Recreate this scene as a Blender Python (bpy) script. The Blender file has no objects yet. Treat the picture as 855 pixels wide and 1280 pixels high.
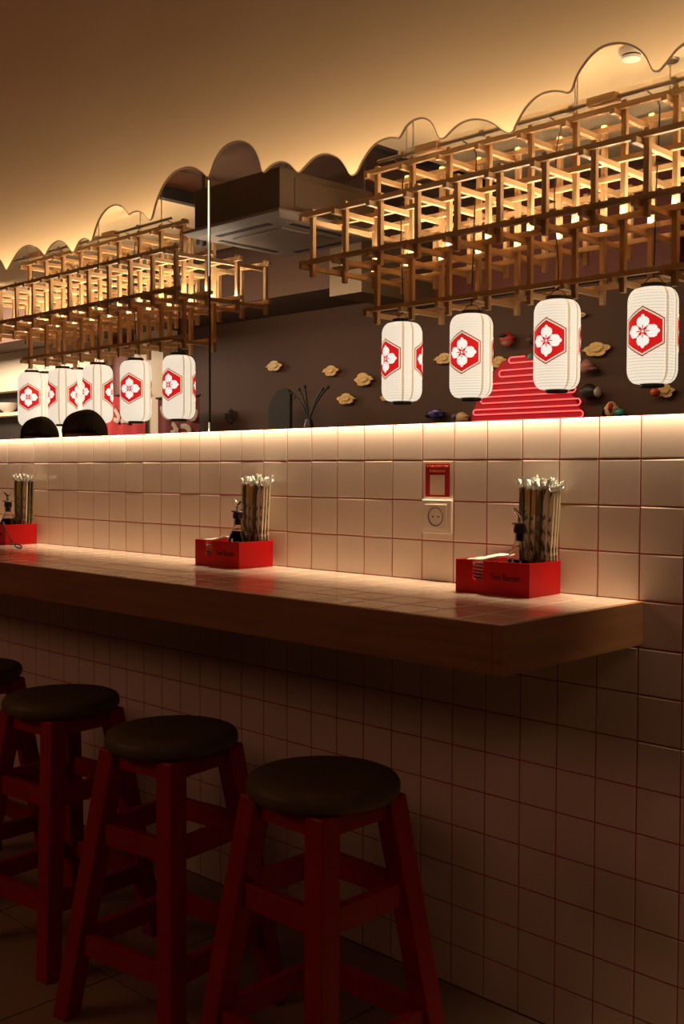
import bpy, bmesh, math, random
from mathutils import Vector, Matrix
random.seed(7)
PI = math.pi
sc = bpy.context.scene
COL = sc.collection

# ------------------------------------------------------------------ camera
F, CX, CY = 1327.79, 427.5, 640.0
YAW, PITCH, ROLL = .774875552, -.0383468399, .00296238631
CAM = Vector((1.28030223, -2.14533555, 1.33537555))
_f = Vector((-math.sin(YAW)*math.cos(PITCH), math.cos(YAW)*math.cos(PITCH), math.sin(PITCH)))
_r = Vector((math.cos(YAW), math.sin(YAW), 0)); _u = _r.cross(_f)
_c, _s = math.cos(ROLL), math.sin(ROLL)
RX, UX = _c*_r + _s*_u, -_s*_r + _c*_u
def at(px, py, axis, val):
    """the point of the plane axis = val seen at a pixel of the 855 x 1280 photograph (used to read off positions)"""
    d = RX*((px-CX)/F) + UX*((CY-py)/F) + _f
    return CAM + d*((val-CAM[axis])/d[axis])
cam = bpy.data.cameras.new('camera'); cam.sensor_fit = 'VERTICAL'; cam.sensor_height = 36; cam.lens = F*36/1280
cam.clip_start = .05
co = bpy.data.objects.new('camera', cam); COL.objects.link(co)
co.matrix_world = Matrix(((RX.x, UX.x, -_f.x, CAM.x), (RX.y, UX.y, -_f.y, CAM.y), (RX.z, UX.z, -_f.z, CAM.z), (0, 0, 0, 1)))
sc.camera = co

# ------------------------------------------------------------------ materials
def srgb(r, g, b):
    return tuple(((v/255)/12.92 if v/255 <= .04045 else ((v/255+.055)/1.055)**2.4) for v in (r, g, b)) + (1,)
def mat(name, col, rough=.5, noise=None, col2=None, scale=(1, 1, 1), ns=4, bump=0, metal=0, emit=None, es=0, spec=.5, coat=0, detail=4):
    m = bpy.data.materials.new(name); m.use_nodes = True
    nt = m.node_tree; b = nt.nodes['Principled BSDF']
    b.inputs['Base Color'].default_value = col; b.inputs['Roughness'].default_value = rough
    b.inputs['Metallic'].default_value = metal; b.inputs['Specular IOR Level'].default_value = spec
    b.inputs['Coat Weight'].default_value = coat
    if emit: b.inputs['Emission Color'].default_value = emit; b.inputs['Emission Strength'].default_value = es
    if noise is not None or bump:
        tc = nt.nodes.new('ShaderNodeTexCoord'); mp = nt.nodes.new('ShaderNodeMapping'); mp.inputs['Scale'].default_value = scale
        no = nt.nodes.new('ShaderNodeTexNoise'); no.inputs['Scale'].default_value = ns; no.inputs['Detail'].default_value = detail
        nt.links.new(tc.outputs['Object'], mp.inputs['Vector']); nt.links.new(mp.outputs[0], no.inputs['Vector'])
        if col2:
            cr = nt.nodes.new('ShaderNodeValToRGB'); e = cr.color_ramp.elements
            e[0].position = .5-(noise or .2); e[1].position = .5+(noise or .2); e[0].color = col; e[1].color = col2
            nt.links.new(no.outputs['Fac'], cr.inputs[0]); nt.links.new(cr.outputs[0], b.inputs['Base Color'])
        if bump:
            bp = nt.nodes.new('ShaderNodeBump'); bp.inputs['Strength'].default_value = bump; bp.inputs['Distance'].default_value = .01
            nt.links.new(no.outputs['Fac'], bp.inputs['Height']); nt.links.new(bp.outputs[0], b.inputs['Normal'])
    return m
M = {}
M['tile'] = mat('glazed_tile', (.62, .51, .42, 1), .15, .25, (.68, .57, .475, 1), ns=3, bump=.04)
M['tile_top'] = mat('glazed_counter_tile', (.66, .54, .43, 1), .07, .25, (.72, .60, .49, 1), ns=3, bump=.015)
M['grout'] = mat('red_grout', (.36, .026, .014, 1), .85, .2, (.42, .034, .018, 1), ns=30)
M['plaster'] = mat('plaster', (.64, .465, .285, 1), .85, .25, (.57, .405, .24, 1), ns=1.6, bump=.06, scale=(1, 1, 2.2))
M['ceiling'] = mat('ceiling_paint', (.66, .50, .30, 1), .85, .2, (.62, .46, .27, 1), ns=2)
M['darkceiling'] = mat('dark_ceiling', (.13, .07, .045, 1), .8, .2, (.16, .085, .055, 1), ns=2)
M['redwood'] = mat('reddish_board', (.42, .22, .14, 1), .7, .2, (.48, .26, .17, 1), ns=3)
M['edge'] = mat('mirror_edge', (.05, .03, .015, 1), .35, .2, (.07, .04, .02, 1), ns=20)
M['brownwall'] = mat('brown_wall', (.085, .040, .025, 1), .8, .25, (.10, .048, .030, 1), ns=1.2, bump=.05)
M['maroon'] = mat('maroon_paint', (.13, .028, .018, 1), .6, .2, (.16, .034, .02, 1), ns=3)
M['cream'] = mat('cream_wall', (.70, .58, .44, 1), .8, .2, (.66, .54, .4, 1), ns=2)
M['floor'] = mat('floor_stone', (.27, .19, .115, 1), .5, .25, (.34, .24, .15, 1), ns=3, bump=.05)
M['fjoint'] = mat('floor_joint', (.06, .04, .025, 1), .8, .2, (.08, .05, .03, 1), ns=30)
def pine(ax):
    s = [22, 22, 22]; s[ax] = 1.6
    return mat('pine_grain_%s' % 'xyz'[ax], (.58, .33, .13, 1), .55, .22, (.72, .46, .22, 1), scale=tuple(s), ns=2, bump=.05)
PINE = [pine(0), pine(1), pine(2)]
M['counterwood'] = mat('counter_wood', (.22, .105, .042, 1), .38, .22, (.34, .165, .07, 1), scale=(1.5, 1.5, 26), ns=2, bump=.05)
M['seatwood'] = mat('dark_seat_wood', (.080, .060, .022, 1), .55, .25, (.105, .080, .030, 1), scale=(3, 30, 3), ns=2, bump=.05)
M['redpaint'] = mat('red_stool_paint', (.28, .006, .009, 1), .45, .2, (.34, .009, .012, 1), ns=6, spec=.3)
M['redbox'] = mat('red_box_paint', (.52, .002, .005, 1), .5, .2, (.57, .003, .006, 1), ns=6, spec=.25)
M['letter'] = mat('black_lettering', (.02, .006, .004, 1), .6, .2, (.03, .008, .005, 1), ns=9)
M['napkin'] = mat('napkin_paper', (.78, .72, .64, 1), .9, .2, (.72, .66, .57, 1), ns=30, bump=.1)
M['black'] = mat('black_plastic', (.012, .010, .009, 1), .4, .2, (.02, .016, .014, 1), ns=12)
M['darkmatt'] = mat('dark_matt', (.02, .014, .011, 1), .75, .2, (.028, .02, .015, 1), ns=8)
M['chrome'] = mat('chrome', (.8, .78, .75, 1), .15, .2, (.75, .72, .68, 1), ns=4, metal=1)
M['steel'] = mat('dull_steel', (.45, .38, .30, 1), .4, .2, (.4, .33, .26, 1), ns=4, metal=1)
M['soy'] = mat('soy_sauce', (.008, .003, .002, 1), .08, .2, (.01, .004, .002, 1), ns=4)
M['white'] = mat('white_plastic', (.75, .68, .58, 1), .35, .2, (.72, .65, .55, 1), ns=4)
M['socketgrey'] = mat('socket_recess', (.25, .18, .13, 1), .5, .2, (.22, .15, .11, 1), ns=4)
M['cardred'] = mat('card_red', (.42, .008, .010, 1), .45, .2, (.46, .01, .012, 1), ns=6)
M['cardcream'] = mat('card_cream', (.75, .58, .42, 1), .5, .2, (.72, .55, .4, 1), ns=6)
M['cardtext'] = mat('card_text', (.75, .22, .12, 1), .5, .2, (.72, .2, .1, 1), ns=6)
M['ac'] = mat('ac_plastic', (.30, .22, .17, 1), .45, .2, (.27, .20, .155, 1), ns=3)
M['acbody'] = mat('ac_casing', (.13, .08, .042, 1), .55, .2, (.15, .092, .048, 1), ns=3)
M['skin'] = mat('skin', (.42, .22, .13, 1), .55, .2, (.46, .25, .15, 1), ns=8)
M['hair'] = mat('black_hair', (.012, .008, .006, 1), .5, .2, (.025, .016, .012, 1), scale=(40, 40, 6), ns=3, bump=.5)
M['shirt'] = mat('dark_shirt', (.03, .03, .035, 1), .8, .2, (.04, .04, .045, 1), ns=20, bump=.1)
M['cloudwood'] = mat('gold_cloud_wood', (.70, .42, .13, 1), .45, .14, (.92, .62, .26, 1), scale=(5, 1, 14), ns=5, bump=.3)
M['banner'] = mat('red_banner_cloth', (.36, .012, .012, 1), .85, .2, (.42, .016, .016, 1), ns=12, bump=.1)
M['bannerdark'] = mat('dark_red_banner_cloth', (.14, .016, .012, 1), .85, .2, (.17, .02, .015, 1), ns=12, bump=.1)
M['bannerwhite'] = mat('banner_lettering', (.5, .38, .28, 1), .85, .2, (.46, .35, .25, 1), ns=12)
def glass():
    m = bpy.data.materials.new('clear_glass'); m.use_nodes = True; b = m.node_tree.nodes['Principled BSDF']
    b.inputs['Base Color'].default_value = (.95, .93, .88, 1); b.inputs['Roughness'].default_value = .03
    b.inputs['Transmission Weight'].default_value = 1; b.inputs['IOR'].default_value = 1.3
    return m
M['glass'] = glass()
def cello():
    m = mat('clear_wrapper', (.92, .92, .88, 1), .15, .2, (.78, .84, .76, 1), ns=90, bump=.6)
    b = m.node_tree.nodes['Principled BSDF']; b.inputs['Transmission Weight'].default_value = .12
    return m
M['cello'] = cello()
def sleeve(name, a, b_):
    m = mat(name, a, .45, .04, b_, scale=(1, 1, .45), ns=75, detail=2)
    cr = [n for n in m.node_tree.nodes if n.type == 'VALTORGB'][0]
    cr.color_ramp.elements[0].position = .52; cr.color_ramp.elements[1].position = .58
    return m
SLEEVES = [sleeve('printed_sleeve_cream', (.72, .60, .36, 1), (.06, .04, .02, 1)), sleeve('printed_sleeve_sage', (.50, .46, .28, 1), (.05, .05, .03, 1)),
           sleeve('printed_sleeve_dark', (.12, .10, .06, 1), (.40, .32, .18, 1)), sleeve('printed_sleeve_pale', (.80, .72, .50, 1), (.10, .09, .05, 1))]
M['bamboo'] = mat('bamboo', (.58, .34, .09, 1), .5, .2, (.66, .42, .14, 1), scale=(40, 40, 3), ns=3)
def emis(name, col, s, base=None):
    return mat(name, base or col, .6, emit=col, es=s)
def paper():
    """lit lantern paper: glows, with the fine wire hoops of the frame showing as thin darker lines"""
    m = mat('lantern_paper', (.8, .72, .6, 1), .8)
    nt = m.node_tree; b = nt.nodes['Principled BSDF']
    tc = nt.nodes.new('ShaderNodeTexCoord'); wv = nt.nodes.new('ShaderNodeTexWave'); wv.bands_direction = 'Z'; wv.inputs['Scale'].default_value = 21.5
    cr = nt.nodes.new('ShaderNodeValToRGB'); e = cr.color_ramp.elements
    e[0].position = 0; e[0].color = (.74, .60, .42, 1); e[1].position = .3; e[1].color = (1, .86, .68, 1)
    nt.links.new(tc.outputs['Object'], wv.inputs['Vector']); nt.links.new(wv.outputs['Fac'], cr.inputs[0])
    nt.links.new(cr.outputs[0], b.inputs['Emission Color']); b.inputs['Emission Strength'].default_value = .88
    return m
M['paper'] = paper()
M['frame_shadow'] = emis('lantern_frame_shadow', (.72, .56, .36, 1), .72)  # shadow tone of the wire frame on the lit paper
M['c_red'] = emis('crest_red', (.80, .012, .012, 1), .8, (.5, .01, .01, 1))
M['c_dark'] = emis('crest_outline', (.36, .018, .012, 1), .6, (.3, .01, .01, 1))
M['c_cream'] = emis('crest_ring', (.9, .72, .5, 1), .8)
M['c_white'] = emis('crest_flower', (1, .93, .82, 1), .92)
M['neon'] = emis('neon_tube', (1, .15, .13, 1), .9)
M['neonpanel'] = emis('neon_lit_red_panel', (.42, .0, .012, 1), .45, (.3, .002, .006, 1))  # weak emission stands in for the neon light falling on the panel
M['led'] = emis('led_tape', (1, .83, .60, 1), 140)
M['ledfill'] = emis('led_fill_tape', (1, .74, .42, 1), 60)  # extra tape, added out of sight to light the ceiling
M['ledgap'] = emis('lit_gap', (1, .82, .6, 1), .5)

# ------------------------------------------------------------------ mesh helpers
class MB:
    def __init__(s): s.v = []; s.f = []; s.m = []
    def add(s, vs, fs, mi=0):
        n = len(s.v); s.v += [tuple(v) for v in vs]; s.f += [tuple(i+n for i in f) for f in fs]; s.m += [mi]*len(fs); return s
    def box(s, a, b, mi=0):
        (x0, y0, z0), (x1, y1, z1) = [(min(p), max(p)) for p in zip(a, b)] and [tuple(min(p) for p in zip(a, b)), tuple(max(p) for p in zip(a, b))]
        return s.add([(x0, y0, z0), (x1, y0, z0), (x1, y1, z0), (x0, y1, z0), (x0, y0, z1), (x1, y0, z1), (x1, y1, z1), (x0, y1, z1)],
                     [(0, 3, 2, 1), (4, 5, 6, 7), (0, 1, 5, 4), (1, 2, 6, 5), (2, 3, 7, 6), (3, 0, 4, 7)], mi)
    def bar(s, p, q, w, h, up=(0, 0, 1), w2=None, h2=None, mi=0):
        p, q = Vector(p), Vector(q); d = (q-p).normalized(); x = d.cross(Vector(up) if abs(d.dot(Vector(up))) < .99 else Vector((0, 1, 0))).normalized(); y = x.cross(d)
        w2 = w2 or w; h2 = h2 or h
        vs = [p+x*a*w/2+y*b*h/2 for a, b in ((-1, -1), (1, -1), (1, 1), (-1, 1))] + [q+x*a*w2/2+y*b*h2/2 for a, b in ((-1, -1), (1, -1), (1, 1), (-1, 1))]
        return s.add(vs, [(0, 1, 2, 3), (7, 6, 5, 4), (0, 4, 5, 1), (1, 5, 6, 2), (2, 6, 7, 3), (3, 7, 4, 0)], mi)
    def lathe(s, prof, c=(0, 0, 0), n=32, mi=0, cap=True):
        vs = []; fs = []
        for r, z in prof:
            for i in range(n): a = 2*PI*i/n; vs.append((c[0]+r*math.cos(a), c[1]+r*math.sin(a), c[2]+z))
        for k in range(len(prof)-1):
            for i in range(n): j = (i+1) % n; fs.append((k*n+i, k*n+j, (k+1)*n+j, (k+1)*n+i))
        if cap:
            fs.append(tuple(reversed(range(n)))); fs.append(tuple((len(prof)-1)*n+i for i in range(n)))
        return s.add(vs, fs, mi)
    def tube(s, pts, r, n=8, mi=0, closed=False):
        pts = [Vector(p) for p in pts]; vs = []; fs = []; up = None
        N = len(pts)
        for i, p in enumerate(pts):
            a = pts[(i-1) % N] if closed or i > 0 else p; b = pts[(i+1) % N] if closed or i < N-1 else p
            d = (b-a).normalized()
            if up is None: up = d.orthogonal().normalized()
            up = (up - d*up.dot(d)).normalized(); sd = d.cross(up)
            rr = r[i] if isinstance(r, (list, tuple)) else r
            for k in range(n): t = 2*PI*k/n; vs.append(p + up*rr*math.cos(t) + sd*rr*math.sin(t))
        for i in range(N if closed else N-1):
            for k in range(n): j = (k+1) % n; i2 = (i+1) % N; fs.append((i*n+k, i2*n+k, i2*n+j, i*n+j))
        if not closed: fs.append(tuple(range(n))); fs.append(tuple(reversed([(N-1)*n+k for k in range(n)])))
        return s.add(vs, fs, mi)
    def prism(s, poly, y0, y1, mi=0):
        """outline in x, z pulled along y"""
        n = len(poly)
        vs = [(x, y0, z) for x, z in poly] + [(x, y1, z) for x, z in poly]
        return s.add(vs, [tuple(range(n)), tuple(reversed(range(n, 2*n)))] + [(i, i+n, (i+1) % n+n, (i+1) % n) for i in range(n)], mi)
    def ball(s, c, r, n=16, m=10, mi=0):
        rx, ry, rz = r if isinstance(r, (tuple, list)) else (r, r, r)
        vs = [(c[0], c[1], c[2]-rz)]; fs = []
        for k in range(1, m):
            t = -PI/2+PI*k/m
            for i in range(n): a = 2*PI*i/n; vs.append((c[0]+rx*math.cos(t)*math.cos(a), c[1]+ry*math.cos(t)*math.sin(a), c[2]+rz*math.sin(t)))
        vs.append((c[0], c[1], c[2]+rz))
        for i in range(n):
            j = (i+1) % n; fs.append((0, 1+j, 1+i)); fs.append((len(vs)-1, 1+(m-2)*n+i, 1+(m-2)*n+j))
            for k in range(m-2): fs.append((1+k*n+i, 1+k*n+j, 1+(k+1)*n+j, 1+(k+1)*n+i))
        return s.add(vs, fs, mi)
    def build(s, name, mats, parent=None, loc=None, smooth=False, bevel=0, fix=True):
        me = bpy.data.meshes.new(name); me.from_pydata(s.v, [], s.f)
        for m in (mats if isinstance(mats, (list, tuple)) else [mats]): me.materials.append(m)
        me.polygons.foreach_set('material_index', s.m)
        if fix:
            bm = bmesh.new(); bm.from_mesh(me); bmesh.ops.recalc_face_normals(bm, faces=bm.faces[:]); bm.to_mesh(me); bm.free()
        if smooth:
            me.polygons.foreach_set('use_smooth', [True]*len(me.polygons))
            me.set_sharp_from_angle(angle=math.radians(40))
        me.update()
        o = bpy.data.objects.new(name, me); COL.objects.link(o)
        if parent: o.parent = parent
        if loc: o.location = loc
        if bevel:
            b = o.modifiers.new('bevel', 'BEVEL'); b.width = bevel; b.segments = 2; b.limit_method = 'ANGLE'; b.harden_normals = False
        return o
def tag(o, label=None, cat=None, group=None, kind=None):
    if label: o['label'] = label
    if cat: o['category'] = cat
    if group: o['group'] = group
    if kind: o['kind'] = kind
    return o
def empty(name, loc, rz=0, **k):
    o = bpy.data.objects.new(name, None); COL.objects.link(o); o.location = loc; o.rotation_euler.z = rz; o.empty_display_size = .05
    return tag(o, **k)
def copy_tree(o, parent=None):
    c = o.copy(); COL.objects.link(c)
    if parent: c.parent = parent
    for ch in o.children: copy_tree(ch, c)
    return c
def struct(o): o['kind'] = 'structure'; return o

# ------------------------------------------------------------------ the tiled wall
P = .105; ZC = 1.05; ZT = 1.462
def tile(mb, ax0, ax1, b0, b1, f):
    """one pillow-edged tile; f maps (a, b, depth) to a point"""
    rings = [(.0012, .004), (.0014, .0012), (.0022, .0004), (.0042, 0)]
    vs = []
    for ins, d in rings: vs += [f(ax0+ins, b0+ins, d), f(ax1-ins, b0+ins, d), f(ax1-ins, b1-ins, d), f(ax0+ins, b1-ins, d)]
    fs = [(12, 13, 14, 15)]
    for k in range(3):
        for i in range(4): j = (i+1) % 4; fs.append((k*4+i, k*4+j, k*4+4+j, k*4+4+i))
    mb.add(vs, fs, 0)
mb = MB(); rnd = random.Random(3)
for j in range(-46, 14):
    for k in range(-10, 4):
        z1 = min((k+1)*P+ZC, ZT); t1, t2 = rnd.uniform(-.0002, .0002), rnd.uniform(-.0002, .0002)
        xm, zm = (j+.5)*P, (k+.5)*P+ZC
        tile(mb, j*P, (j+1)*P, k*P+ZC, z1, lambda a, b, d, t1=t1, t2=t2, xm=xm, zm=zm: (a, d+t1*(a-xm)/.05+t2*(b-zm)/.05, b))
mb.box((-46*P, .0018, 0), (14*P, .10, ZT-.0005), 1)
w = struct(mb.build('wall_front', [M['tile'], M['grout']]))

# wall above a scalloped mirror; a room built beyond stands in for its reflection
PX = [(0,323.8),(4.2,330.4),(7.3,336.7),(10,334),(14,326.8),(21,315.6),(28,308.9),(36.5,306.1),(44.9,308.9),(50.5,312.8),(55.7,318.4),(58.9,312.8),(64.6,305),(73,300.5),(80,303),(85.6,308.6),(90.2,314.6),(93.3,311.4),(98.2,301.6),(104.6,297.6),(110.2,299.2),(113.4,301.6),(116.1,293.9),(119.6,282.6),(125.3,270),(133.7,260.2),(143.5,256),(151.9,258),(158.2,264.4),(160.6,267.9),(164.6,265.5),(171.6,263.7),(178.6,266.5),(184.2,272.8),(187.3,274.5),(189.8,270),(192.6,258.8),(196.8,246.1),(203.9,230.7),(212.3,219.5),(220,213.5),(228.6,210),(236.5,208.8),(244.4,210.4),(253.2,216.1),(259.3,221),(262.3,216.1),(267.2,202.1),(274.2,189.8),(284.7,180.2),(298.8,176.3),(311,180.2),(319,189),(324.2,201.2),(326.8,211.8),(329.6,214.8),(336.8,207.7),(344.3,203.4),(352.2,201.9),(361.2,204.9),(368.7,212.3),(373.3,215.1),(379.9,208.6),(389.2,199.2),(398.6,193.6),(408,192.1),(417.3,194.6),(424.8,199.2),(432.3,209.5),(436,216.5),(440,218.6),(445.6,214.4),(452,201.3),(461,187.4),(470.2,178.4),(479.5,173.7),(487.9,171.6),(494.9,171.8),(498.4,172.1),(501.9,166.5),(507.2,157.7),(516,150.2),(526.5,147.2),(535.3,149.8),(542.3,157.7),(546.7,168.2),(550.2,172.6),(555.4,171.2),(563.3,163),(571,156.5),(578.7,152),(588,149.2),(597.4,148.7),(606.8,150.2),(616.1,153.9),(625.5,160.5),(634.9,165.7),(640.5,163.3),(644.2,154.9),(653.6,138),(662.9,126.8),(672.3,119.3),(681.6,115.2),(692.9,113.3),(702.2,114.1),(709.3,115.4),(714.5,110.7),(719,97.1),(727.2,82.6),(739.9,67.2),(754.4,57.2),(770.7,53.6),(785.2,55),(797.9,60.8),(807,69.9),(812.4,80.8),(816,87.1),(820.6,88.4),(825.1,86.2),(834.2,75.3),(845,61.7),(855,53.6)]
pts = [(p.x, p.z) for p in (at(x, y, 1, 0) for x, y in PX)]
def arc(x0, x1, z0, z1, h, n=10):
    return [(x0+(x1-x0)*t, z0+(z1-z0)*t + h*math.sin(PI*t)**.7) for t in [i/n for i in range(1, n+1)]]
left = []
x0 = pts[0][0]; z0 = pts[0][1]
xs = [x0-.42, x0-.86, x0-1.12, x0-1.6, x0-2.05]; prev = (x0, z0)
for i, xx in enumerate(xs):
    left += arc(prev[0], xx, prev[1], 2.16, (.10, .16, .06, .13, .1)[i]); prev = (xx, 2.16)
right = []; prev = pts[-1]
for i, dx in enumerate((.16, .38, .3, .36)):
    right += arc(prev[0], prev[0]+dx, prev[1], 2.19, (.05, .12, .08, .13)[i]); prev = (prev[0]+dx, 2.19)
line = list(reversed(left)) + pts + right
# smooth the traced outline into finer steps
fine = []
for i in range(len(line)-1):
    a, b, c, d = line[max(i-1, 0)], line[i], line[i+1], line[min(i+2, len(line)-1)]
    for t in (0, .34, .67):
        q = []
        for n_ in (0, 1):
            q.append(.5*((2*b[n_])+(-a[n_]+c[n_])*t+(2*a[n_]-5*b[n_]+4*c[n_]-d[n_])*t*t+(-a[n_]+3*b[n_]-3*c[n_]+d[n_])*t**3))
        fine.append(tuple(q))
fine.append(line[-1])
ZCEIL = 3.62; mb = MB(); T = .008
for (a, az), (b, bz) in zip(fine[:-1], fine[1:]):
    mb.add([(a, 0, az), (b, 0, bz), (b, 0, ZCEIL), (a, 0, ZCEIL), (a, T, az), (b, T, bz), (b, T, ZCEIL), (a, T, ZCEIL)], [(0, 1, 2, 3), (7, 6, 5, 4)], 0)
    mb.add([(a, -.0005, az), (b, -.0005, bz), (b, T, bz), (a, T, az)], [(3, 2, 1, 0)], 1)
struct(mb.build('wall_upper', [M['plaster'], M['edge']], fix=False))
# thin dark rim that follows the scallops
mb = MB(); mb.tube([(x, .003, z) for x, z in fine], .0028, 6)
struct(mb.build('trim_1', M['edge'], smooth=True))
# the upright joint between the two panels, with the light that shines through its gap
pa = at(259.3, 221, 1, 0); pb = at(262.5, 541, 1, 0); px_ = (pa.x+pb.x)/2
struct(MB().box((px_-.0026, .002, ZT), (px_+.0026, .006, pa.z)).build('trim_2', M['edge']))
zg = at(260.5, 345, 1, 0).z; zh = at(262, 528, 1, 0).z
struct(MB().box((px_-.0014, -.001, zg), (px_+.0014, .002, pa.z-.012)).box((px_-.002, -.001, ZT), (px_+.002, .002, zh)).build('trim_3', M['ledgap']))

# ------------------------------------------------------------------ floor, ceiling, far walls
mb = MB()
struct(MB().box((-14, -6, -.08), (5, 7, -.002)).build('floor_base', M['fjoint']))
mb = MB(); fs_ = .6
for i in range(-16, 8):
    for j in range(-8, 0):
        a, b = i*fs_+.12, j*fs_; mb.box((a+.0025, b+.0025, -.03), (a+fs_-.0025, min(b+fs_-.0025, 0), 0))
struct(mb.build('floor', M['floor'], bevel=.001))
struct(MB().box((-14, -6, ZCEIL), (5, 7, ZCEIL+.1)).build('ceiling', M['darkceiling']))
ZR = 3.40
RA, RB = at(487, 185, 2, ZR).x, at(226, 252, 2, ZR).x
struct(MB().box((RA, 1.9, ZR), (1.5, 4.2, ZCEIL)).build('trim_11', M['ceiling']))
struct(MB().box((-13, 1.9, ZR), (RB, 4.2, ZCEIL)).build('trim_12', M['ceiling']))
struct(MB().box((RA-.07, 1.9, ZR-.02), (RA-.001, 4.2, ZCEIL)).build('trim_13', M['darkmatt']))
struct(MB().box((RB+.001, 1.9, ZR-.02), (RB+.07, 4.2, ZR+.07)).build('trim_14', M['darkmatt']))
struct(MB().box((RB+.001, 1.95, ZR+.071), (RB+.03, 4.2, ZCEIL)).build('trim_15', M['redwood']))
FY = 5.2
struct(MB().box((-14, FY, 0), (3, FY+.1, ZCEIL)).build('wall_back', M['brownwall']))
# pale kitchen wall with a serving hatch, far left
k1 = at(186, 480, 1, FY).x; k0 = -13.6; hz0 = at(40, 540, 1, 5.0)
struct(MB().box((k1-.0, 5.0, 0), (at(204, 480, 1, 5.0).x, FY, ZCEIL)).build('trim_4', M['cream']))
mb = MB(); hx0, hx1 = at(-30, 500, 1, 5.0).x, at(57, 500, 1, 5.0).x; hzb, hzt = 1.6, at(20, 488, 1, 5.0).z
kx1 = at(130, 480, 1, 5.0).x
mb.box((k0, 5.0, hzt), (kx1, FY, ZCEIL)).box((hx1, 5.0, 0), (kx1, FY, hzt)).box((k0, 5.0, 0), (hx0, FY, hzt)).box((hx0, 5.0, 0), (hx1, FY, hzb))
struct(mb.build('wall_kitchen', M['cream']))
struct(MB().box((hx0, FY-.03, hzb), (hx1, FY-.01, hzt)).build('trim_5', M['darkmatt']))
struct(MB().box((kx1, 5.1, 0), (k1, FY, ZCEIL)).build('trim_6', M['maroon']))
# lowered ceiling box along the back wall, and the maroon band under it
b0 = at(250, 380, 1, 4.4)
struct(MB().box((-13.5, 4.4, 2.92), (at(412, 345, 1, 4.4).x, FY, ZCEIL)).build('trim_7', M['brownwall']))
struct(MB().box((at(412, 345, 1, 4.2).x, 4.2, 2.80), (at(452, 345, 1, 4.2).x, FY, ZCEIL)).build('trim_8', M['acbody']))
mx0, mx1 = at(470, 300, 1, FY-.06).x, at(850, 300, 1, FY-.06).x
struct(MB().box((mx0, FY-.06, at(640, 366, 1, FY-.06).z), (mx1, FY, ZCEIL)).build('trim_9', M['maroon']))
# shallow step in the ceiling
struct(MB().box((RA+.002, 3.05, ZR-.03), (1.4, 3.2, ZR)).build('trim_10', M['ceiling']))
struct(MB().box((-14.0, -.0, 0), (-13.9, 5.2, ZCEIL)).build('wall_left', M['cream']))
struct(MB().box((3, .1, 0), (3.1, 5.2, ZCEIL)).build('wall_right', M['brownwall']))

# ------------------------------------------------------------------ the counter
cx1, cy0, zb = .118, -.53, .952; cx0 = -4.6
ct = empty('bar_counter', (cx1, cy0, zb), label='tiled bar counter with thick dark wooden edge fixed to the white tiled wall', cat='counter')
L = lambda x, y, z: (x-cx1, y-cy0, z-zb)
mb = MB()
ny = 5
for j in range(-44, 2):
    for k in range(ny+1):
        xa, xb = j*P, min((j+1)*P, cx1-.003); ya = max(-(k+1)*P, cy0+.003); yb = -k*P
        if xb-xa < .012 or yb-ya < .012: continue
        tile(mb, xa, xb, ya, yb, lambda a, b, d: L(a, b, ZC-d))
mb.box(L(cx0, cy0+.002, ZC-.03), L(cx1-.002, -.001, ZC-.0018), 1)
mb.build('tile_top', [M['tile_top'], M['grout']], ct)
MB().box(L(cx0, cy0, zb), L(cx1-.024, cy0+.024, ZC-.001)).build('front_edge', M['counterwood'], ct, bevel=.0015)
MB().box(L(cx1-.024, cy0, zb), L(cx1, -.001, ZC-.001)).build('end_edge', M['counterwood'], ct, bevel=.0015)
MB().box(L(cx0, cy0+.024, zb+.004), L(cx1-.024, -.001, zb+.03)).build('underside_panel', M['counterwood'], ct)

# ------------------------------------------------------------------ stools
def make_stool():
    t = empty('bar_stool', (0, 0, 0))
    H = .70; R = .163
    mb = MB(); prof = [(.001, H-.040), (R-.016, H-.040), (R-.006, H-.037), (R-.001, H-.030), (R, H-.022), (R-.001, H-.012), (R-.006, H-.004), (R-.014, H), (R-.05, H-.001), (.001, H-.002)]
    mb.lathe(prof, n=64); mb.build('seat', M['seatwood'], t, smooth=True)
    a0, a1 = .098, .182; zt = H-.040
    off = lambda z: a1+(a0-a1)*z/zt
    for sx, sy in ((1, -1), (-1, -1), (-1, 1), (1, 1)):
        mb = MB(); vs = []
        for z, wd in ((0, .048), (zt, .052)):
            o = off(z)
            for dx, dy in ((-1, -1), (1, -1), (1, 1), (-1, 1)): vs.append((sx*o+dx*wd/2, sy*o+dy*wd/2, z))
        mb.add(vs, [(3, 2, 1, 0), (4, 5, 6, 7)]+[(i, (i+1) % 4, (i+1) % 4+4, i+4) for i in range(4)])
        mb.build('leg', M['redpaint'], t, bevel=.004)
    for z, hh, th, nm in ((.66-.024, .045, .02, 'apron'), (.455, .052, .022, 'stretcher'), (.185, .052, .022, 'stretcher')):
        o = off(z)
        for ax, s in ((0, -1), (0, 1), (1, -1), (1, 1)):
            e = o-.016; p, q = ((-e, s*o, z), (e, s*o, z)) if ax == 0 else ((s*o, -e, z), (s*o, e, z))
            MB().bar(p, q, th, hh).build(nm, M['redpaint'], t, bevel=.002)
    return t
st0 = make_stool()
STOOLS = [(-.289, -.597, 0, 'red wooden stool with dark round seat nearest the end of the counter'),
          (-.832, -.585, 8, 'red wooden stool with dark round seat, second from the end of the counter'),
          (-1.383, -.563, 6, 'red wooden stool with dark round seat, third from the end of the counter'),
          (-1.99, -.535, 3, 'red wooden stool cut off by the picture edge, farthest along the counter')]
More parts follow.
